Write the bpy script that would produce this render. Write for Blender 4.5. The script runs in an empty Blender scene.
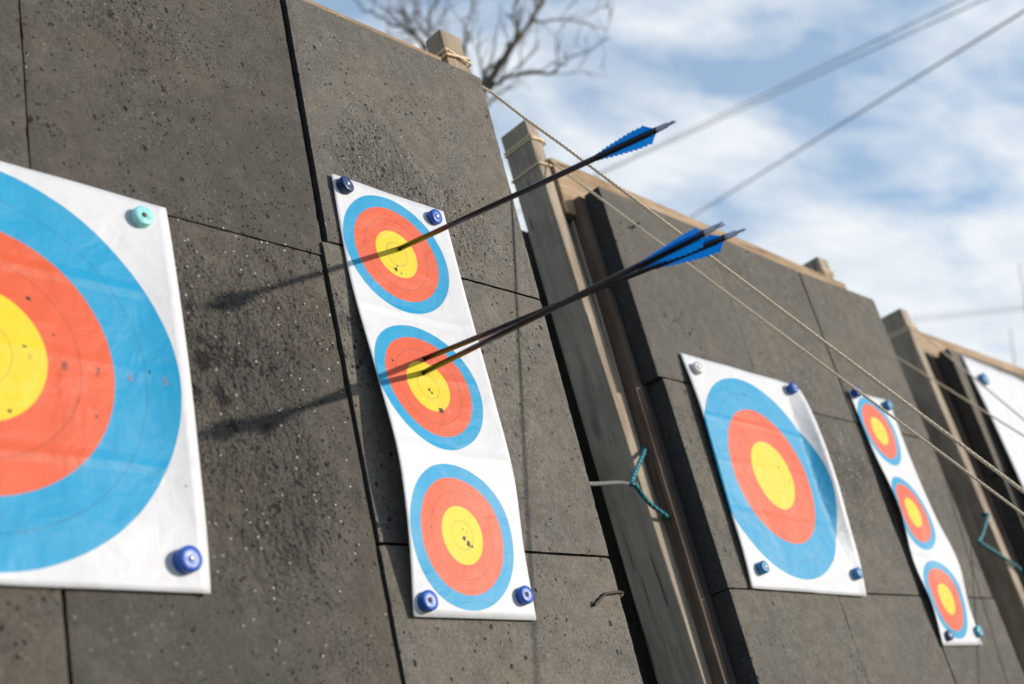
import bpy, bmesh, math, random
import numpy as np
from mathutils import Vector, Matrix, Euler

random.seed(7); rng = np.random.default_rng(5)
scene = bpy.context.scene
COL = scene.collection

# ------------------------------------------------------------------ frames
# The butts lean back by 15 degrees.  They are modelled in the upright frame of
# the front butt (x along the row, y into it, z up its face) and LEAN stands them on the ground.
LEAN_ANGLE = math.radians(15)
H0 = 1.25
LEAN = Matrix.Translation((0, 0, H0)) @ Matrix.Rotation(-LEAN_ANGLE, 4, 'X')

def ground_z(y):
    """z in the leaning frame of the ground below depth y"""
    return (math.sin(LEAN_ANGLE) * y - H0) / math.cos(LEAN_ANGLE)

# ------------------------------------------------------------------ materials
class NT:
    def __init__(self, name):
        self.m = bpy.data.materials.new(name); self.m.use_nodes = True
        self.t = self.m.node_tree; self.n = self.t.nodes; self.l = self.t.links
        self.bsdf = self.n['Principled BSDF']; self.out = self.n['Material Output']
    def node(self, kind, **kw):
        nd = self.n.new(kind)
        for k, v in kw.items(): setattr(nd, k, v)
        return nd
    def put(self, sock, v):
        if isinstance(v, bpy.types.NodeSocket): self.l.new(v, sock)
        elif v is not None:
            if isinstance(v, (tuple, list)) and len(v) == 3 and sock.type == 'RGBA': v = (*v, 1)
            sock.default_value = v
    def math(self, op, a, b=None, c=None, clamp=False):
        nd = self.node('ShaderNodeMath', operation=op, use_clamp=clamp)
        for i, v in enumerate((a, b, c)):
            if v is not None: self.put(nd.inputs[i], v)
        return nd.outputs[0]
    def vmath(self, op, a, b=None, out=0):
        nd = self.node('ShaderNodeVectorMath', operation=op)
        self.put(nd.inputs[0], a)
        if b is not None: self.put(nd.inputs[1], b)
        return nd.outputs[out]
    def mix(self, f, a, b, mode='MIX'):
        nd = self.node('ShaderNodeMix', data_type='RGBA', blend_type=mode)
        self.put(nd.inputs[0], f); self.put(nd.inputs[6], a); self.put(nd.inputs[7], b)
        return nd.outputs[2]
    def noise(self, vec, scale, detail=4, rough=.55, dist=0, out=0):
        nd = self.node('ShaderNodeTexNoise')
        if vec is not None: self.l.new(vec, nd.inputs['Vector'])
        nd.inputs['Scale'].default_value = scale; nd.inputs['Detail'].default_value = detail
        nd.inputs['Roughness'].default_value = rough; nd.inputs['Distortion'].default_value = dist
        return nd.outputs[out]
    def voronoi(self, vec, scale, out='Distance', rnd=1.0):
        nd = self.node('ShaderNodeTexVoronoi')
        self.l.new(vec, nd.inputs['Vector']); nd.inputs['Scale'].default_value = scale
        nd.inputs['Randomness'].default_value = rnd
        return nd.outputs[out]
    def ramp(self, f, a, b, lo=0., hi=1.):
        nd = self.node('ShaderNodeMapRange'); self.put(nd.inputs[0], f)
        for i, v in zip((1, 2, 3, 4), (a, b, lo, hi)): nd.inputs[i].default_value = v
        return nd.outputs[0]
    def mapping(self, vec, scale=(1, 1, 1), loc=(0, 0, 0), rot=(0, 0, 0)):
        nd = self.node('ShaderNodeMapping'); self.l.new(vec, nd.inputs[0])
        nd.inputs['Scale'].default_value = scale; nd.inputs['Location'].default_value = loc
        nd.inputs['Rotation'].default_value = rot
        return nd.outputs[0]
    def obj(self): return self.node('ShaderNodeTexCoord').outputs['Object']
    def rand(self): return self.node('ShaderNodeObjectInfo').outputs['Random']
    def bump(self, h, strength, dist, normal=None):
        nd = self.node('ShaderNodeBump'); self.put(nd.inputs['Height'], h)
        nd.inputs['Strength'].default_value = strength; nd.inputs['Distance'].default_value = dist
        if normal is not None: self.l.new(normal, nd.inputs['Normal'])
        return nd.outputs[0]
    def set(self, **kw):
        for k, v in kw.items(): self.put(self.bsdf.inputs[k.replace('_', ' ')], v)
        return self.m

def foam_material(name, base, zones=(), wear=.35, tears=()):
    """dense grey layered foam: fine grain, pale crumbs, pits where arrows struck"""
    t = NT(name); o = t.obj()
    off = t.math('MULTIPLY', t.rand(), 37.0)
    v = t.vmath('ADD', o, off)
    grain = t.math('ADD', t.math('MULTIPLY', t.noise(v, 240, 3, .75), .5), t.math('MULTIPLY', t.noise(v, 520, 2, .7), .5))
    mid = t.noise(v, 95, 4, .65)
    big = t.noise(v, 9, 4, .6)
    broad = t.noise(v, 2.6, 3, .55)
    # zones of wear, each a soft ball in the butt's own coordinates
    mask = None
    for (x, y, z, r, k) in zones:
        d = t.vmath('DISTANCE', o, (x, y, z), out=1)
        w = t.ramp(t.math('ADD', d, t.ramp(big, .3, .7, -.25*r, .25*r)), r * .2, r, k, 0)
        mask = w if mask is None else t.math('MAXIMUM', mask, w)
    patch = t.ramp(t.noise(v, 7, 3, .6), .40, .70, 0, wear)
    mask = patch if mask is None else t.math('MAXIMUM', mask, patch)
    wob = t.vmath('ADD', v, t.vmath('MULTIPLY', t.noise(v, 120, 2, .6, out=1), (.006, .006, .006)))
    def pits(scale, stretch, amin, amax, thr):
        pv = t.mapping(wob, stretch, rot=(0, .3, 0))
        d1 = t.voronoi(pv, scale)
        sp = t.node('ShaderNodeSeparateColor'); t.l.new(t.voronoi(pv, scale, 'Color'), sp.inputs[0])
        size = t.math('ADD', amin, t.math('MULTIPLY', t.math('MULTIPLY', sp.outputs[0], sp.outputs[1]), amax - amin))
        here = t.math('LESS_THAN', sp.outputs[2], t.math('MULTIPLY', mask, thr))
        edge = t.ramp(t.math('SUBTRACT', d1, size), -.10, .05, 1, 0)
        return t.math('MULTIPLY', edge, here)
    pit = t.math('MAXIMUM', pits(125, (1, 1, .8), .17, .48, .58), pits(225, (1, 1, .9), .22, .48, .62))
    # few single holes everywhere
    d2 = t.voronoi(wob, 38); c2 = t.voronoi(wob, 38, 'Color')
    sep2 = t.node('ShaderNodeSeparateColor'); t.l.new(c2, sep2.inputs[0])
    hole = t.math('MULTIPLY', t.ramp(d2, .05, .09, 1, 0), t.math('GREATER_THAN', sep2.outputs[0], .72))
    # torn dents in the worst places
    tear = t.ramp(t.noise(v, 34, 5, .7, .8), .61, .65)
    tear = t.math('MULTIPLY', tear, t.ramp(mask, .78, .97))
    dark = t.math('MAXIMUM', t.math('MAXIMUM', pit, hole), tear)
    rg = t.vmath('MULTIPLY', t.vmath('SUBTRACT', t.noise(v, 75, 4, .7, out=1), (.5, .5, .5)), (.034, .034, .034))
    for (x, y, z, r) in tears:                            # ragged holes torn out of the face
        k = t.vmath('MULTIPLY', t.vmath('ADD', t.vmath('SUBTRACT', o, (x, y, z)), rg), (1, .2, .7))
        dark = t.math('MAXIMUM', dark, t.ramp(t.vmath('LENGTH', k, out=1), r*.75, r*1.1, 1, 0))
    # pale crumbs
    d3 = t.voronoi(v, 125); c3 = t.voronoi(v, 125, 'Color')
    sep3 = t.node('ShaderNodeSeparateColor'); t.l.new(c3, sep3.inputs[0])
    crumb = t.math('MULTIPLY', t.ramp(d3, .14, .28, 1, 0), t.math('GREATER_THAN', sep3.outputs[1], .95))
    crumb = t.math('MULTIPLY', crumb, t.ramp(mask, .05, .6, .20, 1.0))
    lo = tuple(c * .30 for c in base); hi = tuple(c * 1.75 for c in base)
    col = t.mix(t.ramp(grain, .36, .64), lo, hi)
    col = t.mix(t.ramp(mid, .35, .68, 0, .6), col, tuple(c * .72 for c in base))
    warm = (base[0] * 1.25, base[1] * 1.10, base[2] * .95)
    col = t.mix(t.ramp(big, .45, .68, 0, .55), col, warm)
    col = t.mix(t.ramp(broad, .42, .62, 0, .55), col, (base[0] * .66, base[1] * .69, base[2] * .74))
    mott = t.noise(v, 30, 4, .65)
    col = t.mix(t.ramp(mott, .32, .50, .55, 0), col, tuple(c * .60 for c in base))
    col = t.mix(t.ramp(mott, .52, .70, 0, .45), col, tuple(c * 1.38 for c in base))
    col = t.mix(crumb, col, (.80, .77, .70))
    col = t.mix(t.math('MULTIPLY', dark, .88), col, (.016, .015, .015))
    h = t.math('ADD', t.math('MULTIPLY', grain, .55), t.math('MULTIPLY', mid, 1.0))
    lump = t.math('ADD', t.noise(v, 150, 3, .65), t.math('MULTIPLY', t.noise(t.mapping(v, (1, 1, .6)), 60, 3, .6), 1.4))
    h = t.math('ADD', h, t.math('MULTIPLY', lump, t.ramp(mask, .3, 1., .12, 4.2)))
    h = t.math('SUBTRACT', h, t.math('MULTIPLY', dark, 2.2))
    h = t.math('ADD', h, t.math('MULTIPLY', crumb, .9))
    nrm = t.bump(h, .9, .0028)
    return t.set(Base_Color=col, Roughness=t.ramp(crumb, 0, .6, .86, .28), Normal=nrm, Specular_IOR_Level=.32)

def wood_material(name, a, b, axis='z', knots=True):
    t = NT(name); o = t.obj()
    off = t.math('MULTIPLY', t.rand(), 19.0); v = t.vmath('ADD', o, off)
    sc = {'z': (1, 1, .06), 'x': (.06, 1, 1)}[axis]
    g = t.mapping(v, sc)
    fine = t.noise(g, 260, 3, .6); mid = t.noise(g, 55, 4, .6, .5); blot = t.noise(v, 9, 3, .6)
    col = t.mix(t.ramp(mid, .35, .68), a, b)
    col = t.mix(t.ramp(fine, .55, .75, 0, .5), col, tuple(c * .45 for c in a))
    col = t.mix(t.ramp(blot, .5, .75, 0, .5), col, (a[0] * .6, a[1] * .62, a[2] * .66))
    if knots:
        kn = t.voronoi(t.mapping(v, (1, 1, .45) if axis == 'z' else (.45, 1, 1)), 6)
        col = t.mix(t.ramp(kn, .035, .11, .8, 0), col, tuple(c * .3 for c in a))
    crack = t.ramp(t.noise(t.mapping(v, (1, 1, .025) if axis == 'z' else (.025, 1, 1)), 120, 2, .5, .3), .665, .69)
    col = t.mix(t.math('MULTIPLY', crack, .8), col, tuple(c * .18 for c in a))
    stain = t.ramp(t.noise(t.mapping(v, (1, 1, .35) if axis == 'z' else (.35, 1, 1)), 14, 4, .65, .5), .52, .72, 0, .6)
    col = t.mix(stain, col, (a[0] * .62, a[1] * .50, a[2] * .42))
    h = t.math('SUBTRACT', t.math('ADD', t.math('MULTIPLY', fine, .7), mid), t.math('MULTIPLY', crack, 2.))
    return t.set(Base_Color=col, Roughness=.82, Normal=t.bump(h, .5, .0015), Specular_IOR_Level=.25)

BLUE = (.008, .345, .62); RED = (.78, .115, .036); YEL = (.85, .64, .012); WHITE = (.75, .745, .765); LINE = (.05, .05, .06)

def face_material(name, spots, bands, lines, holes=(), crease=1.0):
    """printed target paper; rings are measured in metres from each centre in the paper's own uv"""
    t = NT(name)
    uv = t.node('ShaderNodeUVMap').outputs[0]
    wob = t.vmath('MULTIPLY', t.vmath('SUBTRACT', t.noise(uv, 26, 3, .5, out=1), (.5, .5, .5)), (.0012, .0012, 0))
    p = t.vmath('ADD', uv, wob)
    d = None
    for (u, v) in spots:
        k = t.vmath('DISTANCE', p, (u, v, 0), out=1)
        d = k if d is None else t.math('MINIMUM', d, k)
    fibre = t.noise(uv, 300, 3, .6); dirt = t.noise(uv, 11, 4, .6)
    col = t.mix(t.ramp(dirt, .5, .8, 0, .25), WHITE, (.66, .64, .62))
    for r, c in bands:                                     # outermost first
        cc = t.mix(t.ramp(fibre, .35, .7, 0, .12), c, tuple(min(1, x * .9 + .05) for x in c))
        col = t.mix(t.ramp(d, r - .0004, r + .0004, 1, 0), col, cc)
    for r in lines:
        w = t.ramp(t.math('ABSOLUTE', t.math('SUBTRACT', d, r)), .00025, .0007, .55, 0)
        col = t.mix(w, col, LINE)
    hm = None
    for (u, v, r) in holes:
        k = t.vmath('DISTANCE', t.vmath('ADD', uv, t.vmath('MULTIPLY', t.vmath('SUBTRACT', t.noise(uv, 240, 2, .5, out=1), (.5, .5, .5)), (.008, .008, 0))), (u, v, 0), out=1)
        m = t.ramp(k, r * .7, r, 1, 0)
        hm = m if hm is None else t.math('MAXIMUM', hm, m)
    if hm is not None: col = t.mix(hm, col, (.012, .01, .01))
    # stray nicks
    vd = t.voronoi(uv, 30); vc = t.voronoi(uv, 30, 'Color')
    s = t.node('ShaderNodeSeparateColor'); t.l.new(vc, s.inputs[0])
    nick = t.math('MULTIPLY', t.ramp(vd, .04, .08, .7, 0), t.math('GREATER_THAN', s.outputs[0], .93))
    col = t.mix(nick, col, (.12, .08, .07))
    wr = t.noise(uv, 14, 3, .5, .4)
    grid = t.math('MAXIMUM', t.ramp(t.math('PINGPONG', t.node_x(uv), .012), .0, .0011, 1, 0), t.ramp(t.math('PINGPONG', t.node_y(uv), .012), .0, .0011, 1, 0))
    for k, (fv, fs) in enumerate(((.118, 1.), (-.105, .8), (.012, .5))):     # old folds across the sheet
        vv = t.math('ADD', t.node_y(uv), t.math('MULTIPLY', t.math('SUBTRACT', t.noise(uv, 5 + k, 2, .5), .5), .02))
        wr = t.math('ADD', wr, t.ramp(t.math('ABSOLUTE', t.math('SUBTRACT', vv, fv)), 0, .012, .35*fs, 0))
    scuff = t.math('MULTIPLY', t.ramp(t.noise(t.mapping(uv, (1, .35, 1), rot=(0, 0, .5)), 70, 5, .7), .62, .74, 0, .55), t.ramp(t.noise(uv, 6, 3, .6), .45, .7))
    col = t.mix(scuff, col, (.60, .56, .54))
    smut = t.math('MULTIPLY', t.ramp(t.noise(uv, 22, 5, .65, .4), .58, .78, 0, .30), t.ramp(t.noise(uv, 4, 2, .5), .42, .62))
    col = t.mix(smut, col, (.30, .27, .25))
    h = t.math('ADD', t.math('MULTIPLY', wr, 2.6 * crease), t.math('ADD', t.math('MULTIPLY', fibre, .05), t.math('MULTIPLY', grid, .05)))
    t.set(Base_Color=col, Roughness=.5, Specular_IOR_Level=.35, Normal=t.bump(h, .6, .003))
    # paper lets a little light through
    tr = t.node('ShaderNodeBsdfTranslucent'); t.l.new(col, tr.inputs[0])
    ms = t.node('ShaderNodeMixShader'); ms.inputs[0].default_value = .14
    t.l.new(t.bsdf.outputs[0], ms.inputs[1]); t.l.new(tr.outputs[0], ms.inputs[2]); t.l.new(ms.outputs[0], t.out.inputs[0])
    return t.m
def _sep(self, v, i):
    nd = self.node('ShaderNodeSeparateXYZ'); self.l.new(v, nd.inputs[0]); return nd.outputs[i]
NT.node_x = lambda self, v: _sep(self, v, 0)
NT.node_y = lambda self, v: _sep(self, v, 1)

def plain(name, col, rough=.5, metal=0., var=.15, scale=60, bump=.0, spec=.5, coat=0., trans=0.):
    t = NT(name); o = t.obj()
    n = t.noise(o, scale, 4, .6)
    c = t.mix(t.ramp(n, .3, .7), tuple(x * (1 - var) for x in col), tuple(min(1, x * (1 + var)) for x in col))
    kw = dict(Base_Color=c, Roughness=t.ramp(n, .3, .7, max(0, rough - .08), min(1, rough + .08)), Metallic=metal, Specular_IOR_Level=spec)
    if bump: kw['Normal'] = t.bump(n, .5, bump)
    if coat: kw['Coat_Weight'] = coat
    if trans: kw['Transmission_Weight'] = trans
    return t.set(**kw)

M = {}
M['side_shade_foam'] = foam_material('shade-darkened foam', (.055, .052, .050), wear=.1)  # foam colour darkened to stand for the shade on block sides
M['post'] = wood_material('weathered post wood', (.30, .225, .155), (.44, .345, .245))
M['greypost'] = wood_material('grey board wood', (.32, .255, .190), (.46, .375, .285))
M['brownboard'] = wood_material('brown board wood', (.115, .080, .060), (.20, .145, .105))
M['rail'] = wood_material('pale rail wood', (.33, .22, .13), (.54, .39, .255), 'x')
M['tar'] = wood_material('dark backing wood', (.075, .066, .060), (.125, .112, .10), knots=False)
M['rope'] = plain('natural rope', (.95, .70, .48), .85, var=.18, scale=300)
M['cord'] = plain('teal cord', (.012, .22, .27), .5, var=.5, scale=420)
M['cord_dark'] = plain('teal cord dark yarn', (.004, .045, .065), .6, var=.5, scale=420)
M['steel'] = plain('dull steel rod', (.13, .13, .13), .7, .2)
M['rust'] = plain('dark rusty nail', (.045, .035, .03), .6, .5)
M['bright'] = plain('bright nail head', (.75, .62, .42), .3, .9)
M['carbon'] = plain('dark arrow shaft', (.011, .0095, .013), .28, 0, .3, 90, coat=.3)
t = NT('translucent blue vane')
tr = t.node('ShaderNodeBsdfTranslucent'); tr.inputs[0].default_value = (.002, .55, .98, 1)
t.set(Base_Color=(.004, .27, .80), Roughness=.35); ms = t.node('ShaderNodeMixShader'); ms.inputs[0].default_value = .58
t.l.new(t.bsdf.outputs[0], ms.inputs[1]); t.l.new(tr.outputs[0], ms.inputs[2]); t.l.new(ms.outputs[0], t.out.inputs[0])
M['vane'] = t.m
M['vanetrim'] = plain('vane quill', (.006, .03, .14), .5)
M['nock'] = plain('clear nock', (.66, .73, .93), .25, 0, .05, trans=.2)
M['tip'] = plain('arrow point', (.4, .4, .4), .3, 1)
PINC = {'blue': (.006, .085, .42), 'navy': (.012, .035, .12), 'teal': (.28, .66, .66), 'white': (.62, .62, .60), 'cyan': (.008, .19, .42), 'aqua': (.04, .34, .42)}
for k, c in PINC.items(): M['pin_' + k] = plain('pin plastic ' + k, c, .40, 0, .22, 160, bump=.0006)
M['pinhead'] = plain('pin head', (.55, .55, .58), .35, .6)
M['pindark'] = plain('pin rusty head', (.10, .07, .05), .6, .5)
M['ink'] = plain('numeral ink', (.10, .07, .07), .7)
M['inkred'] = plain('numeral red ink', (.30, .20, .28), .7)
M['inkyellow'] = plain('numeral pale ink', (.55, .47, .10), .7)
M['cable'] = plain('overhead cable', (.05, .055, .065), .6)
M['bark'] = plain('grey brown bark', (.135, .105, .075), .9, 0, .35, 25, bump=.01)
M['metal_bracket'] = plain('black bracket', (.02, .02, .02), .6)

# ------------------------------------------------------------------ building helpers
def link(name, bm, mats, parent=None, smooth=False, mw=None):
    me = bpy.data.meshes.new(name)
    bmesh.ops.recalc_face_normals(bm, faces=bm.faces) if not getattr(bm, 'keep', False) else None
    bm.to_mesh(me); bm.free()
    for m in (mats if isinstance(mats, (list, tuple)) else [mats]): me.materials.append(m)
    if smooth:
        for p in me.polygons: p.use_smooth = True
    o = bpy.data.objects.new(name, me); COL.objects.link(o)
    if parent: o.parent = parent
    elif mw is not None: o.matrix_world = mw
    return o

def tag(o, label=None, cat=None, group=None, kind=None):
    if label: o['label'] = label
    if cat: o['category'] = cat
    if group: o['group'] = group
    if kind: o['kind'] = kind
    return o

class Thing:
    """an Empty at the base of a thing, in the leaning frame; add() takes leaning-frame geometry"""
    def __init__(self, name, label, cat, base, group=None, lean=True):
        self.e = bpy.data.objects.new(name, None); COL.objects.link(self.e)
        self.e.empty_display_size = .05
        self.b = Vector(base)
        self.e.matrix_world = (LEAN if lean else Matrix()) @ Matrix.Translation(self.b)
        tag(self.e, label, cat, group)
    def add(self, name, bm, mats, smooth=False, parent=None, label=None):
        bmesh.ops.translate(bm, verts=bm.verts, vec=-self.b)
        o = link(name, bm, mats, parent or self.e, smooth)
        if label: o['label'] = label
        return o

def single(name, bm, mats, label, cat, base, group=None, smooth=False, lean=True):
    """a thing that is one mesh, its origin at base"""
    bmesh.ops.translate(bm, verts=bm.verts, vec=-Vector(base))
    o = link(name, bm, mats, None, smooth, (LEAN if lean else Matrix()) @ Matrix.Translation(base))
    return tag(o, label, cat, group)

def hexa(bm, lo, hi, bevel=.002):
    """prism between bottom rectangle lo=(x0,x1,y0,y1,z) and top rectangle hi"""
    vs = []
    for (x0, x1, y0, y1, z) in (lo, hi):
        vs += [bm.verts.new(p) for p in ((x0, y0, z), (x1, y0, z), (x1, y1, z), (x0, y1, z))]
    fs = [bm.faces.new([vs[i] for i in q]) for q in ((3, 2, 1, 0), (4, 5, 6, 7), (0, 1, 5, 4), (1, 2, 6, 5), (2, 3, 7, 6), (3, 0, 4, 7))]
    if bevel:
        ed = {e for f in fs for e in f.edges}
        bmesh.ops.bevel(bm, geom=list(ed), offset=bevel, segments=2, affect='EDGES', profile=.6)
    return bm
def box(x0, x1, y0, y1, z0, z1, bevel=.002):
    return hexa(bmesh.new(), (x0, x1, y0, y1, z0), (x0, x1, y0, y1, z1), bevel)

def frames(pts):
    pts = [Vector(p) for p in pts]; out = []
    t0 = (pts[1] - pts[0]).normalized()
    n = t0.orthogonal().normalized()
    for i, p in enumerate(pts):
        t = (pts[min(i + 1, len(pts) - 1)] - pts[max(i - 1, 0)]).normalized()
        n = (n - t * n.dot(t)).normalized()
        out.append((p, t, n, t.cross(n)))
    return out
def tube(bm, pts, r, seg=8, caps=True):
    rr = r if isinstance(r, (list, tuple)) else [r] * len(pts)
    rings = []
    for (p, t, n, b), q in zip(frames(pts), rr):
        rings.append([bm.verts.new(p + (n * math.cos(a) + b * math.sin(a)) * q) for a in [2 * math.pi * k / seg for k in range(seg)]])
    for a, b in zip(rings, rings[1:]):
        for k in range(seg): bm.faces.new((a[k], a[(k + 1) % seg], b[(k + 1) % seg], b[k]))
    if caps:
        bm.faces.new(rings[0][::-1]); bm.faces.new(rings[-1])
    return bm
def resample(pts, step):
    pts = [Vector(p) for p in pts]; out = [pts[0]]
    for a, b in zip(pts, pts[1:]):
        n = max(1, int((b - a).length / step))
        out += [a.lerp(b, (k + 1) / n) for k in range(n)]
    return out
def twisted(bm, pts, r, pitch=.028, strands=3, step=.0045, mark=False):
    """laid rope: strands wound round a centre line"""
    fr = frames(resample(pts, step)); s = 0; prev = fr[0][0]; lines = [[] for _ in range(strands)]
    for (p, t, n, b) in fr:
        s += (p - prev).length; prev = p
        for k in range(strands):
            a = 2 * math.pi * (s / pitch + k / strands)
            lines[k].append(p + (n * math.cos(a) + b * math.sin(a)) * r * .46)
    for k, ln in enumerate(lines):
        n0 = len(bm.faces); tube(bm, ln, r * .60, 8)
        if k == 0 and mark:
            bm.faces.ensure_lookup_table()
            for f in bm.faces[n0:]: f.material_index = 1
    return bm
def sag(a, b, n=24, drop=.01):
    a = Vector(a); b = Vector(b)
    return [a.lerp(b, k / n) + Vector((0, .3, -1)) * drop * 4 * (k / n) * (1 - k / n) for k in range(n + 1)]
def loop_round(x0, x1, y0, y1, z, tilt=.0, r=.004, n=5):
    """closed path round a rectangular post with rounded corners"""
    c = []
    for (cx, cy, a0) in ((x1, y1, 0), (x0, y1, 90), (x0, y0, 180), (x1, y0, 270)):
        for k in range(n + 1):
            a = math.radians(a0 + 90 * k / n)
            c.append(Vector((cx + r * math.cos(a), cy + r * math.sin(a), z + tilt * (cx - x0) / (x1 - x0))))
    return c + [c[0]]

def slope_board(x0, x1, y0, y1, zb0, zb1, zt0, zt1, bevel=.003):
    """long board along x whose edges may slope a little"""
    bm = bmesh.new()
    vs = [bm.verts.new(p) for p in ((x0, y0, zb0), (x1, y0, zb1), (x1, y1, zb1), (x0, y1, zb0), (x0, y0, zt0), (x1, y0, zt1), (x1, y1, zt1), (x0, y1, zt0))]
    fs = [bm.faces.new([vs[i] for i in q]) for q in ((3, 2, 1, 0), (4, 5, 6, 7), (0, 1, 5, 4), (1, 2, 6, 5), (2, 3, 7, 6), (3, 0, 4, 7))]
    bmesh.ops.bevel(bm, geom=list({e for f in fs for e in f.edges}), offset=bevel, segments=2, affect='EDGES', profile=.6)
    return bm
# ------------------------------------------------------------------ target butts
def foam(T, mat, x0, x1, y0, y1, z0, z1, xb=None, xt=None, bev=.0025, zt1=None):
    """one block; xb / xt = own (x0, x1) at bottom / top where the block is cut slightly askew"""
    b = xb or (x0, x1); tp = xt or (x0, x1)
    bm = hexa(bmesh.new(), (b[0], b[1], y0, y1, z0), (tp[0], tp[1], y0, y1, z1), 0)
    bmesh.ops.subdivide_edges(bm, edges=[e for e in bm.edges if abs(e.verts[0].co.y - e.verts[1].co.y) < 1e-6], cuts=44, use_grid_fill=True)
    bm.normal_update()
    chips = [(random.uniform(0, 1), random.uniform(.006, .016), random.uniform(.0004, .0016)) for _ in range(7)]
    for v in bm.verts:                                     # edges rubbed and nicked, as cut foam is
        if abs(v.co.y - y0) > 1e-5: continue
        f = (v.co.z - z0)/(z1 - z0); xl = b[0] + (tp[0] - b[0])*f; xr = b[1] + (tp[1] - b[1])*f
        for edge, q, ax, sg in ((v.co.x - xl, f, 0, 1), (xr - v.co.x, f + .31, 0, -1), (v.co.z - z0, (v.co.x - x0)/(x1 - x0) + .57, 2, 1), (z1 - v.co.z, (v.co.x - x0)/(x1 - x0) + .83, 2, -1)):
            if edge < 1e-4:
                d = abs(random.gauss(0, .0003)) + sum(dep*max(0, 1 - abs((q % 1) - c)/w) for c, w, dep in chips)
                v.co[ax] += sg*min(d, .004); v.co.y += .0008 + d*.5
    if zt1 is not None:                                   # top edge cut slightly out of level
        for v in bm.verts:
            if v.co.z > (z0 + z1)/2: v.co.z += (zt1 - z1)*(v.co.x - tp[0])/(tp[1] - tp[0])
    for f in bm.faces:                                    # side faces get a darker foam, their shade put into the colour
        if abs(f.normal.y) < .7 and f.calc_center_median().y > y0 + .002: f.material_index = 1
    return T.add('foam_block', bm, [mat, M['side_shade_foam']])

gz = ground_z
# --- nearest butt -------------------------------------------------------------
base = (-.62, .05, gz(.05))
def L(x, y, z): return (x - base[0], y - base[1], z - base[2])
zones = [(*L(-.34, 0, .0), .26, 1.0), (*L(-.30, 0, -.16), .22, .95), (*L(-.24, 0, .06), .24, .8), (*L(.03, 0, .36), .17, .8), (*L(.15, 0, .32), .15, .7), (*L(.05, 0, .50), .16, .35),
         (*L(-.40, 0, .48), .15, .6), (*L(-.37, 0, .36), .12, .35), (*L(.22, 0, .12), .1, .35), (*L(-.22, 0, -.40), .16, .4)]
M['foam_near'] = foam_material('grey foam of the nearest butt', (.156, .140, .117), zones, .22)
NEAR = Thing('target_butt', 'nearest grey foam archery butt, three blue-fletched arrows in the paper pinned to it', 'archery butt', base, 'foam archery butts in a row')
M['foam_near_worn'] = foam_material('darker worn foam of the nearest butt', (.094, .083, .069), zones, .30, [(*L(x, .006, z), r) for x, z, r in ((-.377, -.018, .011), (-.357, -.062, .010), (-.326, -.011, .006), (-.397, -.060, .010), (-.306, -.011, .004), (-.374, .012, .005), (-.402, .415, .0032), (-.374, .392, .0036), (-.443, .489, .003), (-.345, -.10, .006), (-.30, -.20, .005))])
fm = M['foam_near_worn']
zb = -1.19
foam(NEAR, fm, -1.03, -.5760, .004, .058, .10, .672, xb=(-1.03, -.5790), xt=(-1.03, -.5700))
foam(NEAR, fm, -1.03, -.5815, .004, .058, zb, .0970)
foam(NEAR, fm, -.574, -.1435, .006, .058, .1875, .672, xb=(-.5750, -.1445), xt=(-.5665, -.1340))
foam(NEAR, fm, -.577, -.1530, .005, .058, -.62, .1845)
foam(NEAR, fm, -.577, -.1530, .006, .058, zb, -.6235)
fm = M['foam_near']
foam(NEAR, fm, -.1455, .311, .0, .058, .2105, .672, xb=(-.1375, .3105), xt=(-.1270, .311))
foam(NEAR, fm, -.1475, .3105, .0005, .058, -.2385, .2075, xb=(-.1490, .3095), xt=(-.1480, .3105))
foam(NEAR, fm, -.1500, .3085, .0, .058, -.67, -.2420, xb=(-.1530, .3070), xt=(-.1510, .3085))
foam(NEAR, fm, -.1520, .3070, .001, .058, zb, -.6735)
NEAR.add('backing_board', box(-1.0, .30, .0605, .075, zb, .66), M['tar'])
NEAR.add('top_rail', box(-1.1, .315, .080, .122, .68, .777), M['rail'])
NEAR.add('post', hexa(bmesh.new(), (.330, .385, .078, .120, gz(.10)), (.330, .385, .078, .120, .852), .003), M['post'])
NEAR.add('post', hexa(bmesh.new(), (-1.02, -.97, .078, .165, gz(.12)), (-1.02, -.97, .078, .165, .845), .003), M['post'])

# --- middle butt ---------------------------------------------------------------
base = (1.55, .27, gz(.27))
def L(x, y, z): return (x - base[0], y - base[1], z - base[2])
zones = [(*L(1.64, .21, .10), .24, .75), (*L(1.55, .21, .30), .16, .4), (*L(2.1, .21, .2), .2, .35)]
M['foam_mid'] = foam_material('grey foam of the middle butt', (.143, .129, .107), zones, .26)
MID = Thing('target_butt', 'middle grey foam archery butt carrying a square paper and an arrowless narrow paper', 'archery butt', base, 'foam archery butts in a row')
fm = M['foam_mid']; F = .21
foam(MID, fm, .921, 1.338, F, F + .045, .2640, .745, xb=(.927, 1.338), xt=(.919, 1.345), zt1=.732)
foam(MID, fm, 1.342, 1.770, F + .001, F + .045, .2625, .731, zt1=.717, xb=(1.341, 1.772), xt=(1.3475, 1.768))
foam(MID, fm, 1.776, 2.200, F, F + .045, .2600, .716, xb=(1.7775, 2.205), xt=(1.7735, 2.197))
foam(MID, fm, .943, 1.34, F, F + .045, -.2020, .2610, xb=(.9455, 1.342), xt=(.9415, 1.34))
foam(MID, fm, 1.344, 1.775, F, F + .045, -.2030, .2592)
foam(MID, fm, 1.781, 2.205, F + .001, F + .045, -.2035, .2570, xb=(1.786, 2.207), xt=(1.7815, 2.205))
foam(MID, fm, .947, 1.372, F, F + .045, -.66, -.2050, xb=(.949, 1.375), xt=(.947, 1.370))
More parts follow.
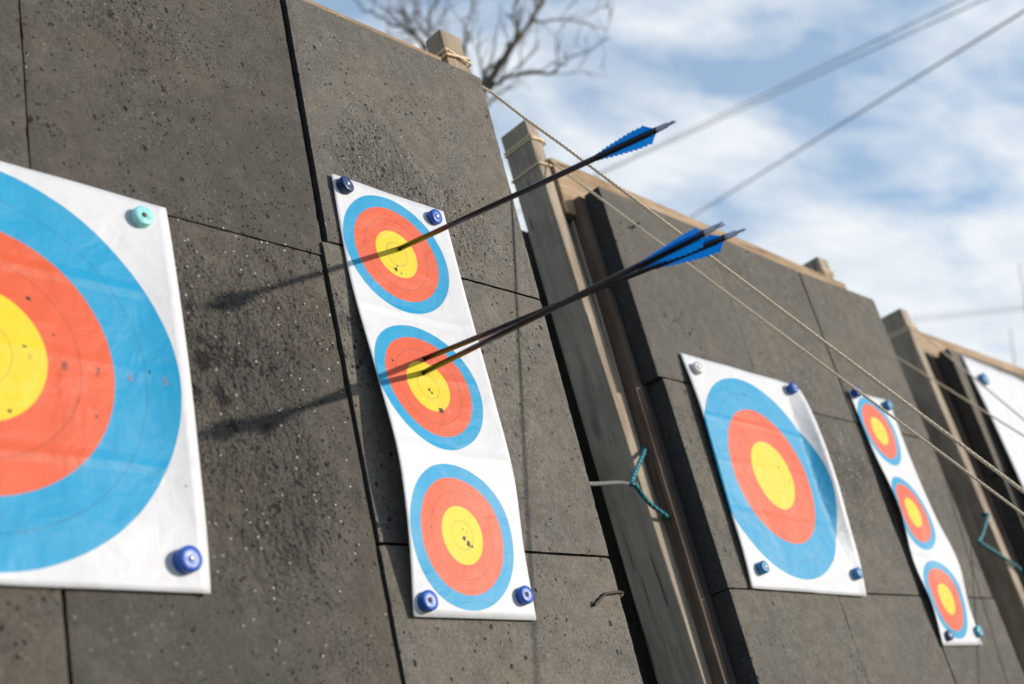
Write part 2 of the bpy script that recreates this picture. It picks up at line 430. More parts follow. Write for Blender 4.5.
foam(MID, fm, 1.3745, 1.79, F + .001, F + .045, -.66, -.2060, xb=(1.378, 1.797), xt=(1.3735, 1.788))
foam(MID, fm, 1.794, 2.210, F, F + .045, -.66, -.2065, xb=(1.801, 2.213), xt=(1.7915, 2.209))
foam(MID, fm, .938, 2.2, F, F + .045, gz(.25) + .06, -.6635)
MID.add('backing_board', box(.931, 2.20, F + .0475, F + .060, gz(.25) + .03, .72), M['tar'])
# edge board behind the foam, and the batten beside it
MID.add('edge_board', hexa(bmesh.new(), (.9085, .9285, .2572, .350, gz(.29)), (.9005, .9285, .2572, .350, .742), .003), M['brownboard'])
MID.add('batten', hexa(bmesh.new(), (.8985, .9065, .290, .385, gz(.29)), (.8885, .8985, .286, .385, .73), .002), M['greypost'])
MID.add('post', hexa(bmesh.new(), (.9185, .958, .285, .408, gz(.33)), (.817, .8560, .285, .366, .947), .003), M['greypost'])
MID.add('post', hexa(bmesh.new(), (2.185, 2.245, .3205, .40, gz(.33)), (2.18, 2.24, .3205, .385, .925), .003), M['greypost'])
MID.add('top_rail', slope_board(.866, 2.20, .276, .318, .70, .70, .850, .806), M['rail'])
MID.add('back_board', box(.78, 1.12, .45, .475, -.195, .766), M['tar'])
MID.add('back_board', box(.76, 1.12, .438, .4475, gz(.44), -.2), M['tar'])
bm = box(.866, .895, .29, .345, .72, .742); tube(bm, [(.880, .283, .70), (.880, .35, .70)], .016, 12)
MID.add('bracket', bm, M['metal_bracket'])

# --- farthest butt -------------------------------------------------------------
base = (3.55, .36, gz(.36))
M['foam_far'] = foam_material('grey foam of the farthest butt', (.150, .134, .109), (), .25)
FAR = Thing('target_butt', 'farthest foam archery butt at the right edge, carrying a big mostly white target paper', 'archery butt', base, 'foam archery butts in a row')
fm = M['foam_far']; F = .311
foam(FAR, fm, 2.916, 3.34, F, F + .04, .27, .729)
foam(FAR, fm, 3.345, 3.77, F, F + .04, .27, .729)
foam(FAR, fm, 3.775, 4.2, F, F + .04, .27, .729)
foam(FAR, fm, 2.928, 3.34, F, F + .04, -.20, .266)
foam(FAR, fm, 3.345, 3.77, F, F + .04, -.20, .266)
foam(FAR, fm, 3.775, 4.2, F, F + .04, -.20, .266)
foam(FAR, fm, 2.93, 4.2, F, F + .04, gz(.35) + .05, -.204)
FAR.add('backing_board', box(2.925, 4.19, F + .042, F + .055, gz(.35) + .03, .72), M['tar'])
FAR.add('edge_board', hexa(bmesh.new(), (2.90, 3.02, .37, .44, gz(.4)), (2.885, 3.0, .37, .44, .735), .003), M['brownboard'])
FAR.add('batten', hexa(bmesh.new(), (2.842, 2.87, .375, .43, gz(.4)), (2.825, 2.853, .375, .43, .75), .003), M['brownboard'])
FAR.add('post', hexa(bmesh.new(), (2.80, 2.85, .350, .445, gz(.39)), (2.743, 2.793, .350, .430, .872), .003), M['greypost'])
FAR.add('post', hexa(bmesh.new(), (4.10, 4.16, .37, .45, gz(.4)), (4.10, 4.16, .37, .45, .9), .003), M['greypost'])
FAR.add('top_rail', box(2.80, 4.2, .372, .415, .735, .822), M['rail'])
FAR.add('back_board', box(2.35, 2.90, .46, .485, gz(.47), .60), M['tar'])

# ------------------------------------------------------------------ target papers
TS = np.array([0, .25, .5, .7, .85, 1.])
def cr(vs, t):
    vs = np.array(vs); t = np.asarray(t, float)
    i = np.clip(np.searchsorted(TS, t, side='right') - 1, 0, len(TS) - 2)
    m = np.gradient(vs, TS); h = TS[i + 1] - TS[i]; s = (t - TS[i]) / h
    return (2*s**3 - 3*s*s + 1)*vs[i] + (s**3 - 2*s*s + s)*h*m[i] + (-2*s**3 + 3*s*s)*vs[i+1] + (s**3 - s*s)*h*m[i+1]
def surf(q, u, v, off=0.):
    """point of a sagging sheet pinned at its corners"""
    u = np.asarray(u, float); v = np.asarray(v, float)
    s = u / q['w'] + .5; t = np.clip(.5 - v / q['h'], 0, 1)
    l = cr([.002, *q['L'], .002], t); r = cr([.002, *q['R'], .002], t)
    lift = l*(1 - s) + r*s + q['M']*np.sin(np.pi*np.clip(s, 0, 1))*np.sin(np.pi*t)
    s0 = q.get('s0', .85)
    e = np.maximum(0, (s - s0)/(1 - s0)); g = np.sin(np.pi*t**q.get('tp', 1.))**.8
    lift = lift + q.get('K', 0)*e**q.get('kp', 2.)*g
    u = u - q.get('sh', 0)*e*(1 - s0)*q['w']*g
    lift = lift + q.get('rip', 0)*(np.sin(u*31 + v*13) + np.sin(v*27 - u*9 + 1.3))*np.sin(np.pi*np.clip(s, 0, 1))
    c, sn = math.cos(q['phi']), math.sin(q['phi'])
    return np.stack(np.broadcast_arrays(q['cx'] + c*u - sn*v, q['y0'] - .0035 - np.maximum(lift, 0) - off, q['cz'] + sn*u + c*v), -1)

def paper(q, mat, label, cat='target paper', group=None, nu=40, nv=60, numerals=None):
    T = Thing('target_paper', label, cat, (q['cx'], q['y0'], q['cz']), group)
    bm = bmesh.new(); uvl = bm.loops.layers.uv.new('UVMap')
    us = np.linspace(-q['w']/2, q['w']/2, nu + 1); vs = np.linspace(-q['h']/2, q['h']/2, nv + 1)
    U, V = np.meshgrid(us, vs); P = surf(q, U, V)
    g = [[bm.verts.new(P[j, i]) for i in range(nu + 1)] for j in range(nv + 1)]
    for j in range(nv):
        for i in range(nu):
            f = bm.faces.new((g[j][i], g[j][i+1], g[j+1][i+1], g[j+1][i]))
            for lp, (a, b) in zip(f.loops, ((i, j), (i+1, j), (i+1, j+1), (i, j+1))): lp[uvl].uv = (us[a], vs[b])
    ob = T.add('sheet', bm, mat, True)
    md = ob.modifiers.new('thickness', 'SOLIDIFY'); md.thickness = .0005; md.offset = 0
    for (txt, u, v, size, mt) in numerals or ():
        cu = bpy.data.curves.new('numeral', 'FONT'); cu.body = txt; cu.size = size; cu.align_x = 'CENTER'; cu.align_y = 'CENTER'
        to = bpy.data.objects.new('numeral', cu); COL.objects.link(to)
        me = bpy.data.meshes.new_from_object(to.evaluated_get(bpy.context.evaluated_depsgraph_get()))
        bpy.data.objects.remove(to); bpy.data.curves.remove(cu)
        co = np.array([vv.co[:] for vv in me.vertices])
        W = surf(q, co[:, 0] + u, co[:, 1] + v, .0006)
        for vv, w in zip(me.vertices, W): vv.co = Vector(w) - T.b
        me.materials.clear(); me.materials.append(mt)
        o = bpy.data.objects.new('numeral', me); COL.objects.link(o); o.parent = ob
    return T

QT = dict(w=.2258, h=.6669, y0=0., cx=-.0048, cz=-.0061, phi=-.0184, M=-.0074, L=(.0005, .0177, .0292, .0205), R=(.0086, .0172, .0204, .0085), rip=.0006)
QL = dict(w=.5040, h=.5020, y0=.0045, cx=-.6589, cz=-.0556, phi=-.0192, M=-.004, L=(.0078, .0120, .003, .0026), R=(0, 0, 0, .002), K=.012, s0=.84, rip=.0009)
QM = dict(w=.4691, h=.5383, y0=.21, cx=1.2583, cz=.0602, phi=-.0203, M=.0060, L=(.0113, .0090, .0070, .0075), R=(0, 0, 0, .003), K=.037, s0=.87, kp=1.2, tp=.72, sh=.24, rip=.0008)
Q2 = dict(w=.2245, h=.6856, y0=.21, cx=1.8991, cz=.0108, phi=-.0046, M=-.0024, L=(.0083, .0214, .0060, .0130), R=(.001, .0081, .0212, .0064), rip=.0006)
QF = dict(w=1.25, h=1.25, y0=.311, cx=3.588, cz=.060, phi=-.045, M=.004, L=(.022, .03, .02, .01), R=(0, .01, .01, 0), rip=.002)

three = [(-.0096, .2222), (-.0122, -.0017), (-.0084, -.2236)]
three2 = [(-.0180, .2350), (-.0260, .0009), (-.0115, -.2268)]
mat_tri = face_material('three spot paper print', three, [(.10, BLUE), (.08, RED), (.04, YEL)], [.02, .06],
    [(-.018, .1945, .0035), (-.014, .201, .0022), (-.008, .190, .002), (.0005, -.039, .0052), (-.012, -.007, .003), (-.008, -.012, .0018),
     (-.0055, -.2275, .0042), (.0015, -.2345, .0048), (.008, -.2375, .0026), (-.0065, -.2155, .0022), (-.072, .028, .0024)])
mat_left = face_material('six ring paper print', [(0, 0)], [(.24, BLUE), (.16, RED), (.08, YEL)], [.04, .12, .20],
    [(.054, .015, .0028), (.063, .077, .0030), (.089, .036, .002), (.036, -.063, .003), (.134, -.056, .002), (.113, -.041, .0018), (.205, .01, .002)])
mat_mid = face_material('six ring paper print, middle', [(-.0194, -.0018)], [(.24, BLUE), (.16, RED), (.08, YEL)], [.04, .12, .20],
    [(.01, .02, .003), (.045, -.01, .003), (-.03, .195, .003), (.07, .02, .002), (.13, -.19, .003)])
mat_tri2 = face_material('three spot paper print, middle', three2, [(.10, BLUE), (.08, RED), (.04, YEL)], [.02, .06], [(-.018, .235, .003), (-.010, -.23, .003)])
mat_far = face_material('ten ring paper print', [(0, 0)], [(.488, (.03, .03, .03)), (.366, BLUE), (.244, RED), (.122, YEL)], [.61, .549, .061, .305, .183])

nums = [('10', .020, .004, .013, M['inkyellow']), ('9', .060, .002, .013, M['inkyellow']), ('8', .100, .0, .014, M['ink']), ('7', .140, 0, .014, M['ink']), ('6', .180, 0, .014, M['inkred']), ('5', .222, 0, .014, M['inkred'])]
paper(QL, mat_left, 'large square target paper at the left edge with numbered rings', numerals=nums)
paper(QT, mat_tri, 'narrow paper of three small target spots struck by three blue-fletched arrows')
paper(QM, mat_mid, 'square blue, red and yellow target paper with a curled right edge on the middle butt')
paper(Q2, mat_tri2, 'narrow three spot target paper without arrows on the middle butt')
paper(QF, mat_far, 'big white-edged target paper on the farthest butt', nu=50, nv=50)

# ------------------------------------------------------------------ pins
def lathe(bm, prof, O, A, seg=28):
    """prof = (radius, height) along axis A from O"""
    A = Vector(A).normalized(); n = A.orthogonal().normalized(); b = A.cross(n); O = Vector(O)
    rings = []
    for r, h in prof:
        if r < 1e-6: rings.append([bm.verts.new(O + A*h)])
        else: rings.append([bm.verts.new(O + A*h + (n*math.cos(2*math.pi*k/seg) + b*math.sin(2*math.pi*k/seg))*r) for k in range(seg)])
    for p, q in zip(rings, rings[1:]):
        for k in range(seg):
            k2 = (k + 1) % seg
            if len(p) == 1 and len(q) == 1: continue
            if len(p) == 1: bm.faces.new((p[0], q[k], q[k2]))
            elif len(q) == 1: bm.faces.new((p[k], p[k2], q[0]))
            else: bm.faces.new((p[k], p[k2], q[k2], q[k]))
    return bm
def pin(x, y, z, colour, label, r=.0135, h=.0095, dark=False, tilt=(0, 0), out=0, spool=False):
    y -= out
    A = Vector((tilt[0], -1, tilt[1])).normalized(); O = Vector((x, y, z))
    T = Thing('pin', label, 'pin', O, 'round plastic pins holding the target papers')
    bm = lathe(bmesh.new(), ([(0, -.004), (r*1.12, -.004), (r*1.15, -.001), (r*1.15, .002), (r*1.1, .0035), (r*.9, .0045), (r*.9, .0055)] if spool else [(0, -.004), (r*.94, -.004), (r, .0)]) + [(r, h*.80), (r*.985, h*.92), (r*.94, h), (r*.5, h*1.01), (r*.22, h*.97), (0, h*.96)], O, A)
    kb = T.add('knob', bm, M['pin_' + colour], True)
    bm = lathe(bmesh.new(), [(.0032, h*.96), (.0034, h*1.04), (.0026, h*1.12), (0, h*1.15)], O, A, 12)
    T.add('pin_head', bm, M['pindark' if dark else 'pinhead'], True, kb)
    return T
def on(q, u, v): return surf(q, u, v)
def pin_on(q, X, Z, *a, **k):
    c, s = math.cos(q['phi']), math.sin(q['phi']); dx, dz = X - q['cx'], Z - q['cz']
    p = surf(q, dx*c + dz*s, -dx*s + dz*c)
    pin(X, float(p[1]) - .001, Z, *a, **k)
pin_on(QL, -.4415, .1635, 'teal', 'pale turquoise pin at the top right corner of the large left paper', dark=True, r=.0135)
pin_on(QL, -.4400, -.2765, 'blue', 'bright blue pin at the bottom right corner of the large left paper', r=.0150, h=.0115, tilt=(.06, -.05))
pin_on(QT, -.093, .311, 'navy', 'dark navy pin at the top left corner of the three spot paper with arrows', tilt=(.22, .08))
pin_on(QT, .084, .303, 'blue', 'blue pin at the top right corner of the three spot paper with arrows', r=.0125, tilt=(.08, -.1))
pin_on(QT, -.102, -.320, 'blue', 'blue pin at the bottom left corner of the three spot paper with arrows', dark=True)
pin_on(QT, .082, -.309, 'blue', 'blue pin at the bottom right corner of the three spot paper with arrows', dark=True, r=.0128)
pin_on(QM, 1.064, .296, 'white', 'white pin at the top left corner of the curled square paper', r=.0145, h=.010, tilt=(-.3, .05), out=.003)
pin_on(QM, 1.460, .302, 'blue', 'deep blue pin at the top right corner of the curled square paper', r=.0135, h=.016, tilt=(-.15, .1))
pin_on(QM, 1.066, -.163, 'cyan', 'blue pin at the bottom left corner of the curled square paper', r=.0135, h=.014)
pin_on(QM, 1.460, -.164, 'cyan', 'blue pin at the bottom right corner of the curled square paper', r=.0135, h=.012)
pin_on(Q2, 1.807, .343, 'blue', 'deep blue pin at the top left corner of the arrowless three spot paper', r=.013, h=.018)
pin_on(Q2, 1.976, .330, 'cyan', 'lighter blue pin at the top right corner of the arrowless three spot paper', r=.0145, h=.015)
pin_on(Q2, 1.822, -.309, 'navy', 'navy pin at the bottom left corner of the arrowless three spot paper', r=.0125)
pin_on(Q2, 2.003, -.299, 'aqua', 'turquoise pin at the bottom right corner of the arrowless three spot paper', r=.0145, dark=True)
pin_on(QF, 3.062, .620, 'cyan', 'blue pin at the top left corner of the big white-edged paper', r=.022, h=.018)

# ------------------------------------------------------------------ arrows
def arrow(P, Tt, roll, label, band=False):
    P = Vector(P); Tt = Vector(Tt); A = (Tt - P).normalized(); Ln = (Tt - P).length
    n = Vector((0, 0, -1)); n = (n - A*n.dot(A)).normalized()          # one vane hangs down at roll 0
    n = Matrix.Rotation(roll, 3, A) @ n; b = A.cross(n)
    T = Thing('arrow', label, 'arrow', P, 'arrows stuck in the three spot paper')
    at = lambda d: P + A*d
    T.add('shaft', tube(bmesh.new(), [at(-.06), at(Ln*.3), at(Ln*.7), at(Ln - .026)], .0041, 16), M['carbon'], True)
    T.add('point', tube(bmesh.new(), [at(-.085), at(-.0605)], [.0006, .0037], 12), M['tip'], True)
    if band: bm = bmesh.new(); tube(bm, [at(Ln*.545), at(Ln*.545 + .004)], .0044, 14); T.add('band', bm, M['steel'], True)
    # nock: a stub with two prongs
    bm = bmesh.new(); tube(bm, [at(Ln - .0258), at(Ln - .009)], [.0040, .0036], 12)
    for s in (-1, 1): tube(bm, [at(Ln - .010) + b*.0016*s, at(Ln + .002) + b*.0023*s], [.0016, .0012], 8)
    T.add('nock', bm, M['nock'], True)
    # three vanes with serrated edges
    s0, s1 = Ln*.755, Ln*.925; teeth = 11
    for k in range(3):
        a = 2*math.pi*k/3; R = n*math.cos(a) + b*math.sin(a); S = A.cross(R)
        prof = [(0, .0)]
        for i in range(teeth):
            f0 = (i + .15)/teeth; f1 = (i + .9)/teeth
            hgt = lambda f: .0105*min(1, (f*1.3)**.75)
            prof += [(f0, hgt(f0)*.98), (f1, hgt(f1) + .0014)]
            prof += [(f1 + .012, hgt(f1) - .0016)]
        prof += [(1.0, .0100), (1.05, .0045), (1.10, .0)]
        bm = bmesh.new(); tw = .10
        ring = []
        for side in (-1, 1):
            bot, top = [], []
            for f, hh in prof:
                f_ = s0 + (s1 - s0)*f; ang = tw*(f - .5)
                Rr = R*math.cos(ang) + S*math.sin(ang)
                bot.append(bm.verts.new(at(f_) + Rr*.0037 + S*.0004*side)); top.append(bm.verts.new(at(f_) + Rr*(.0036 + hh) + S*.0004*side))
            for i in range(len(prof) - 1): bm.faces.new((bot[i], bot[i+1], top[i+1], top[i]))
            ring.append((bot, top))
        for i in range(len(prof) - 1):
            bm.faces.new((ring[0][1][i], ring[0][1][i+1], ring[1][1][i+1], ring[1][1][i]))
        vn = T.add('vane', bm, M['vane'])
        T.add('vane_foot', tube(bmesh.new(), [at(s0 - .008) + R*.0033, at(s0) + R*.0042, at(s1) + R*.0040, at(s1 + .004) + R*.0033], [.0004, .0011, .0011, .0004], 6), M['vanetrim'], True, vn)
    return T
arrow((-.002, -.004, .228), (.030, -.485, .151), 0.1, 'uppermost arrow, stuck in the top spot of the narrow paper')
arrow((-.008, -.010, .039), (.0735, -.5055, -.011), 0.25, 'upper of the two arrows in the middle spot, on the red and yellow border', True)
arrow((-.019, -.012, .014), (.006, -.515, -.026), 2.75, 'lowest arrow, stuck in the yellow centre of the middle spot')

# ------------------------------------------------------------------ ropes, cords, nails
def rope(name, pts, r, mat, label, cat, group=None, lashes=()):
    bm = bmesh.new(); twisted(bm, pts, r)
    for lp in lashes: twisted(bm, lp, r*.95)
    o = single(name, bm, mat, label, cat, pts[0], group, smooth=True)
    return o
RR = .0027
G = 'guy ropes of the butts'
top1 = (.352, .060, .747); peg1 = (.699, -1.278, -1.636)
l1 = [loop_round(.3275, .3875, .0755, .1225, .785 + .012*k, .012*(1 - 2*k), .003) for k in (0, 1)]
rope('guy_rope', [(.386, .118, .785), (.392, .095, .765), (.398, .075, .742), (.3625, .02, .668), (.3735, -.025, .586)] + sag((.387, -.076, .499), (.508, -.541, -.325), 20, .0) + sag((.508, -.541, -.325), peg1, 14, 0)[1:], RR, M['rope'],
     'guy rope passing the upper right corner of the nearest butt', 'rope', G, l1)
l2 = [loop_round(.8200, .8665, .2835, .366, .893 + .008*k, .008*(1 - 2*k), .002) for k in (0, 1)] + [loop_round(.8230, .8710, .2835, .369, .825, .004, .002)]
rope('guy_rope', [(.868, .30, .85), (.860, .279, .845)] + sag((.848, .272, .832), (1.094, -.337, -.253), 24, 0)[1:] + sag((1.094, -.337, -.253), (1.404, -1.093, -1.587), 14, 0)[1:], RR, M['rope'],
     'guy rope tied round the left post of the middle butt', 'rope', G, l2)
l3 = [loop_round(2.178, 2.243, .318, .392, .862 + .010*k, .01, .002) for k in (0, 1)]
rope('guy_rope', [(2.243, .33, .862), (2.25, .30, .74)] + sag((2.262, .245, .56), (2.4956, -.288, -.262), 24, 0) + sag((2.4956, -.288, -.262), (2.87, -1.15, -1.60), 20, 0)[1:], RR, M['rope'],
     'guy rope passing the right edge of the middle butt', 'rope', G, l3)
l4 = [loop_round(2.748, 2.802, .346, .436, .790 + .010*k, .02, .003) for k in (0, 1)]
rope('guy_rope', [(2.79, .36, .80)] + sag((2.77, .342, .80), (2.571, .062, .302), 24, 0) + sag((2.571, .062, .302), (1.829, -.993, -1.56), 20, 0)[1:], RR, M['rope'],
     'guy rope tied round the post of the farthest butt', 'rope', G, l4)
# pegs in the ground in front (out of frame, they hold the ropes)
def curve3(pts, n=14):
    pts = [Vector(p) for p in pts]; out = []
    for i in range(len(pts) - 1):
        p0 = pts[max(i-1, 0)]; p1 = pts[i]; p2 = pts[i+1]; p3 = pts[min(i+2, len(pts)-1)]
        for k in range(n):
            t = k/n
            out.append(.5*((2*p1) + (p2-p0)*t + (2*p0-5*p1+4*p2-p3)*t*t + (3*p1-p0-3*p2+p3)*t**3))
    return out + [pts[-1]]
bm = bmesh.new()
twisted(bm, curve3([(.928, .330, .150), (.914, .296, .136), (.893, .276, .116), (.80, .240, .055), (.704, .198, -.004), (.712, .197, -.010), (.80, .238, -.022), (.905, .274, -.034), (.934, .302, -.040), (.944, .335, -.040)]), .0050, .026, mark=True)
single('cord', bm, [M['cord'], M['cord_dark']], 'teal cord looped in a V round the left post of the middle butt', 'cord', (.69, .2, -.008), 'teal cords round the posts', True)
tube_b = tube(bmesh.new(), curve3([(.345, .036, -.1035), (.42, .071, -.083), (.60, .155, -.031), (.696, .2, -.006), (.706, .2035, .001), (.709, .197, -.006)], 6), .0040, 10)
single('steel_rod', tube_b, M['steel'], 'thin grey metal rod sticking out from the nearest butt to the teal cord', 'rod', (.345, .04, -.102), None, True)
bm = bmesh.new()
twisted(bm, curve3([(2.772, .38, .135), (2.755, .342, .122), (2.724, .338, .103), (2.60, .330, .032), (2.566, .328, .020), (2.60, .330, .008), (2.79, .340, -.040), (2.83, .342, -.062), (2.862, .38, -.07)]), .0055, .028, mark=True)
single('cord', bm, [M['cord'], M['cord_dark']], 'dark teal cord looped in a V round the post of the farthest butt', 'cord', (2.57, .33, .02), 'teal cords round the posts', True)
H = Thing('bent_nail', 'dark bent nail hooked over the lower right edge of the nearest butt', 'nail', (.326, .012, -.296))
H.add('shank', tube(bmesh.new(), curve3([(.327, .008, -.294), (.300, -.0035, -.2975), (.268, -.0045, -.301), (.263, -.0045, -.304), (.236, -.0035, -.3185)], 6), .0022, 8), M['rust'], True)
H.add('nail_head', lathe(bmesh.new(), [(0, -.003), (.005, -.003), (.0055, 0), (.004, .003), (0, .004)], (.327, .013, -.294), (1, -.3, .3), 14), M['bright'], True)
single('nail', tube(bmesh.new(), [(1.003, .212, .654), (1.004, .188, .655)], .0024, 8), M['rust'], 'small nail standing out of the middle butt below its top rail', 'nail', (1.003, .21, .654), None, True)

# ------------------------------------------------------------------ ground
def nlin(x): return x
t = NT('grass ground'); o = t.obj()
n1 = t.noise(o, 1.2, 4, .6); n2 = t.noise(o, 40, 3, .6)
c = t.mix(t.ramp(n1, .35, .7), (.06, .075, .025), (.10, .10, .045)); c = t.mix(t.ramp(n2, .3, .7), c, (.035, .05, .015))
t.set(Base_Color=c, Roughness=.95, Normal=t.bump(n2, .6, .03))
bm = bmesh.new(); S = 1500; N = 24
gv = [[bm.verts.new((S*((i/N - .5)*2)**3, S*((j/N - .5)*2)**3, 0)) for i in range(N + 1)] for j in range(N + 1)]
for j in range(N):
    for i in range(N): bm.faces.new((gv[j][i], gv[j][i+1], gv[j+1][i+1], gv[j+1][i]))
go = link('ground', bm, t.m, None, False, Matrix()); go['kind'] = 'structure'

# ------------------------------------------------------------------ overhead cables (world frame)
CAM = Vector((-1.2158, -1.2797, .8527))
def wdir(x, y, z): return Vector((x, y, z))
def cable(a, b, r, label, grp=None, drop=.0):
    a = Vector(a); b = Vector(b); n = 40
    pts = [a.lerp(b, k/n) - Vector((0, 0, drop*4*(k/n)*(1 - k/n))) for k in range(n + 1)]
    return single('overhead_cable', tube(bmesh.new(), pts, r, 8), M['cable'], label, 'cable', a, grp, True, lean=False)
cg = 'overhead cables in the sky'
def long(a, b, k0=1.2, k1=.8):
    a = Vector(a); b = Vector(b); return a + (a - b)*k1, b + (b - a)*k0*2.5
for a, b, r_, lb in [((10.40, 1.73, 7.32), (15.642, 12.856, 9.40), .0075, 'upper of two overhead cables running close together across the sky'),
                     ((10.396, 1.748, 7.19), (15.64, 12.85, 9.385), .0075, 'lower of two overhead cables running close together across the sky'),
                     ((9.424, 1.53, 6.50), (18.352, 12.617, 9.096), .0115, 'single thick overhead cable slanting across the open sky at the right'),
                     ((18.102, 3.901, 5.825), (34.361, 17.003, 11.02), .0070, 'faint far overhead cable, upper of two low in the sky at the right'),
                     ((18.102, 3.901, 5.775), (34.361, 17.003, 10.90), .0070, 'faint far overhead cable, lower of two low in the sky at the right')]:
    A_, B_ = long(a, b); cable(A_, B_, r_, lb, cg)

# ------------------------------------------------------------------ bare trees (world frame)
def tree(name_label, base, limbs, seed, r0=.12, twig=.0045, r_limb=.019, length=.75, dens=.5, fork=None, group='bare winter trees behind the butts'):
    """trunk from base to the mean start of its limbs; each limb a list of points, with side branches and twigs grown on it"""
    r = random.Random(seed)
    T = Thing('bare_tree', name_label, 'tree', base, group, lean=False)
    bt = bmesh.new(); bc = bmesh.new()
    fork = Vector(fork) if fork else sum((Vector(l[0]) for l in limbs), Vector())/len(limbs) - Vector((0, 0, .5))
    b = Vector(base); pts = []; rads = []
    for k in range(9):
        f = k/8; pts.append(b.lerp(fork, f) + Vector((r.gauss(0, .03), r.gauss(0, .03), 0))*math.sin(math.pi*f)); rads.append(r0*(1.3 - .75*f))
    tube(bt, pts, rads, 10)
    def side(p, d, ln, rad, lv):
        n = 4; q = Vector(p); dd = d.normalized(); ps = [q.copy()]; rs = [rad]
        for k in range(n):
            dd = (dd + Vector((r.gauss(0, .16), r.gauss(0, .16), r.gauss(.06, .10)))).normalized(); q = q + dd*ln/n
            ps.append(q.copy()); rs.append(max(twig*.5, rad*(1 - .7*(k + 1)/n)))
            if lv < 2 and r.random() < dens*1.1:
                o = Vector((r.gauss(0, 1), r.gauss(0, 1), r.gauss(.3, .6))).normalized()
                side(q, dd*.65 + o*.6, ln*r.uniform(.4, .7), max(twig, rs[-1]*.7), lv + 1)
        tube(bc, ps, rs, 5, False)
    for l in limbs:
        P = [fork] + [Vector(p) for p in l]; sm = []
        for i in range(len(P) - 1):
            p0 = P[max(i-1, 0)]; p1 = P[i]; p2 = P[i+1]; p3 = P[min(i+2, len(P)-1)]
            for k in range(5):
                t = k/5; sm.append(.5*((2*p1) + (p2-p0)*t + (2*p0-5*p1+4*p2-p3)*t*t + (3*p1-p0-3*p2+p3)*t**3))
        sm.append(P[-1]); N = len(sm)
        sm = [p + Vector((r.gauss(0, .012), r.gauss(0, .012), r.gauss(0, .012))) for p in sm]
        rs = [max(twig, r_limb*(1.25 - 1.05*i/(N - 1)), r0*.5*(1 - i/6)) for i in range(N)]
        tube(bc, sm, rs, 7, False)
        for i in range(5, N):
            if r.random() < dens:
                d = (sm[i] - sm[i-1]).normalized(); o = Vector((r.gauss(0, 1), r.gauss(0, 1), r.gauss(.55, .6))).normalized()
                side(sm[i], d*.7 + o*.75, length*r.uniform(.4, 1.)*(1.1 - .6*i/N), rs[i]*.5, 0)
    T.add('trunk', bt, M['bark'], True); T.add('branches', bc, M['bark'], True)
    return T
tree('bare tree with thick limbs behind the nearest butt, right of its post stub', (5.05, 5.65, 0), [
    [(5.495, 5.159, 5.015), (5.46, 5.05, 5.43), (5.492, 4.869, 5.512), (5.507, 4.704, 5.651), (5.424, 4.647, 5.855), (5.393, 4.53, 6.113), (5.40, 4.45, 6.6)],
    [(5.511, 5.142, 5.229), (5.507, 5.001, 5.341), (5.483, 4.73, 5.337), (5.518, 4.385, 5.238), (5.526, 4.22, 5.277), (5.556, 3.857, 5.311)],
    [(5.492, 4.869, 5.512), (5.714, 4.923, 5.75), (5.976, 4.927, 6.037), (6.291, 4.864, 6.156), (6.609, 4.786, 6.178)],
    [(5.477, 5.178, 5.188), (5.579, 5.359, 5.727), (5.746, 5.475, 6.106), (5.947, 5.554, 6.692)],
    [(5.507, 4.704, 5.651), (5.779, 4.696, 6.003), (5.906, 4.701, 6.353), (6.0, 4.6, 6.9)]], 11, length=.60, dens=.42, fork=(5.22, 5.50, 4.5))
tree('bare twiggy tree behind the top rail of the nearest butt, left of its post stub', (5.45, 5.95, 0), [
    [(5.449, 5.506, 4.932), (5.645, 5.718, 5.886), (5.646, 5.857, 6.222), (5.764, 5.882, 6.564), (5.725, 5.92, 6.858), (5.7, 5.9, 7.4)],
    [(5.422, 5.734, 4.933), (5.692, 5.951, 5.991), (5.67, 6.109, 6.331), (5.777, 6.283, 6.657), (5.802, 6.395, 7.047)],
    [(5.692, 5.951, 5.991), (5.709, 6.345, 6.489), (5.755, 6.706, 6.783), (5.697, 7.018, 7.118)]], 4, r0=.11, length=.8, dens=.6, fork=(5.25, 5.9, 4.6))
tree('thin bare sapling at the right edge beyond the farthest butt', (12.1, 3.7, 0), [
    [(12.05, 3.62, 2.6), (11.95, 3.64, 3.6), (11.90, 3.64, 4.15)], [(12.05, 3.62, 2.7), (12.02, 3.50, 4.0), (11.96, 3.46, 4.85)]], 21, r0=.035, r_limb=.012, length=.3, twig=.004, dens=0)

# ------------------------------------------------------------------ camera
R = [(0.68346529, -0.69404975, -0.22620819), (0.15830484, 0.44342805, -0.88221944), (0.71261124, 0.56715651, 0.41293911)]
C = Vector((-1.21575626, -1.13327243, -0.71504057))
cm = Matrix.Identity(4)
for i in range(3):
    cm[i][0] = R[0][i]; cm[i][1] = -R[1][i]; cm[i][2] = -R[2][i]; cm[i][3] = C[i]
cam = bpy.data.cameras.new('camera'); co = bpy.data.objects.new('camera', cam); COL.objects.link(co)
co.matrix_world = LEAN @ cm
cam.sensor_width = 36; cam.lens = 1271.7*36/1024; cam.clip_start = .05; cam.clip_end = 6000
cam.dof.use_dof = True; cam.dof.focus_distance = 1.98; cam.dof.aperture_fstop = cam.lens/13; cam.dof.aperture_blades = 9
scene.camera = co

# ------------------------------------------------------------------ light
sun_dir = Vector((.615, -.711, .341)).normalized()
sl = bpy.data.lights.new('sun', 'SUN'); sl.energy = 4.5; sl.angle = math.radians(1.0); sl.color = (1, .93, .83)
so = bpy.data.objects.new('sun', sl); COL.objects.link(so)
so.rotation_euler = sun_dir.to_track_quat('Z', 'Y').to_euler(); so.location = (5, -6, 6)

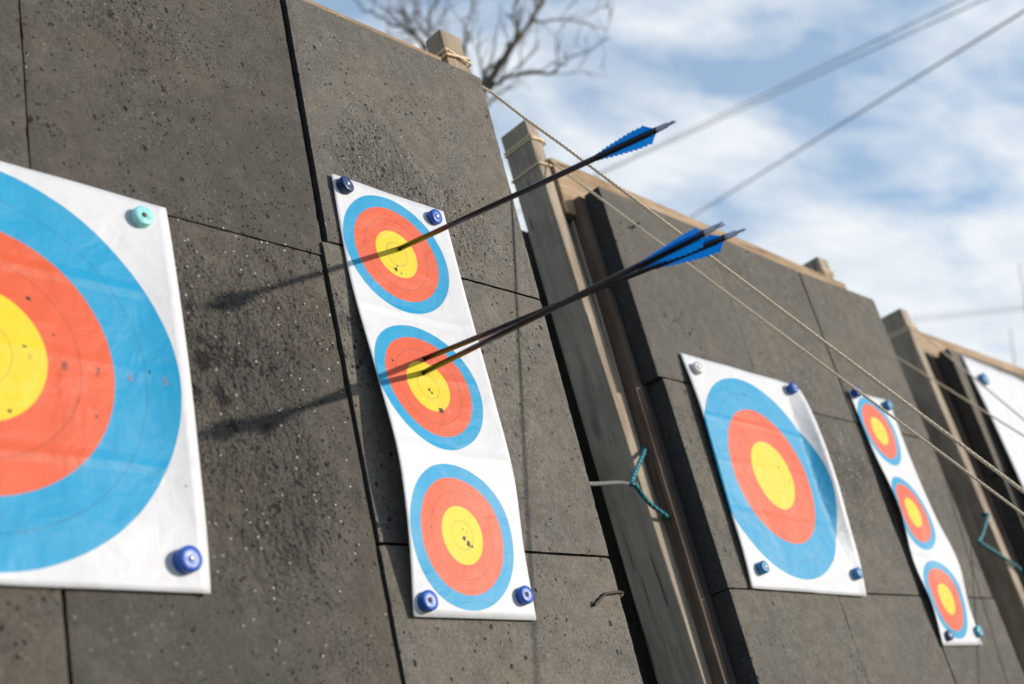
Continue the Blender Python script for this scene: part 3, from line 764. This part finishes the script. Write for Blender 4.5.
w = bpy.data.worlds.new('World'); scene.world = w; w.use_nodes = True
nt = w.node_tree; nd = nt.nodes; lk = nt.links; bg = nd['Background']
sky = nd.new('ShaderNodeTexSky'); sky.sky_type = 'NISHITA'; sky.sun_disc = False
sky.sun_elevation = math.asin(sun_dir.z); sky.sun_rotation = math.atan2(sun_dir.x, sun_dir.y); sky.air_density = 1.0; sky.dust_density = .4; sky.ozone_density = 2.0
class WT(NT):
    def __init__(self): self.t = nt; self.n = nd; self.l = lk
t = WT()
d = nd.new('ShaderNodeTexCoord').outputs['Generated']
x, y, z = t.node_x(d), t.node_y(d), _sep(t, d, 2)
zz = t.math('ADD', t.math('MAXIMUM', z, 0), .32)
cb = nd.new('ShaderNodeCombineXYZ'); lk.new(t.math('DIVIDE', x, zz), cb.inputs[0]); lk.new(t.math('DIVIDE', y, zz), cb.inputs[1])
p = t.mapping(cb.outputs[0], (1, 1, 1), (3.1, 1.7, 0), (0, 0, .5))
p = t.mapping(p, (1.2, 1.8, 1))
n1 = t.noise(p, 4.2, 6, .52, .25); n2 = t.noise(p, 1.0, 3, .5); n3 = t.noise(p, 9, 5, .6, .3)
cov = t.math('ADD', t.math('MULTIPLY', n1, .62), t.math('ADD', t.math('MULTIPLY', n2, .55), t.math('MULTIPLY', n3, .16)))
low = t.ramp(z, .15, .60, .12, -.03)
cov = t.math('ADD', cov, low)
ahead = t.vmath('DOT_PRODUCT', d, (.70, .62, .35), out=1)
cov = t.math('ADD', cov, t.ramp(ahead, .15, .80, -.15, .006))  # cloud thinned away from the view, shaped to lower the fill light
m = t.ramp(cov, .600, .775)
m = t.math('MULTIPLY_ADD', t.math('POWER', m, .85), .92, .08)
shade = t.ramp(n3, .3, .7)
cl = t.mix(shade, (7.4, 8.15, 9.0), (9.2, 9.6, 10.0))
skc = t.mix(1.0, sky.outputs[0], (1.62, 1.62, 1.60), 'MULTIPLY')
ahead_lift = t.ramp(ahead, .2, .85, 0., .38)                     # added brightening of the blue ahead only, so the fill stays low
skc = t.mix(ahead_lift, skc, (5.2, 7.3, 10.0))
col = t.mix(m, skc, cl)
lk.new(col, bg.inputs['Color']); bg.inputs['Strength'].default_value = .11

# ------------------------------------------------------------------ view
vs = scene.view_settings
scene.display_settings.display_device = 'sRGB'
vs.view_transform = 'Standard'; vs.look = 'None'; vs.gamma = 1; vs.use_curve_mapping = False; vs.exposure = -.17
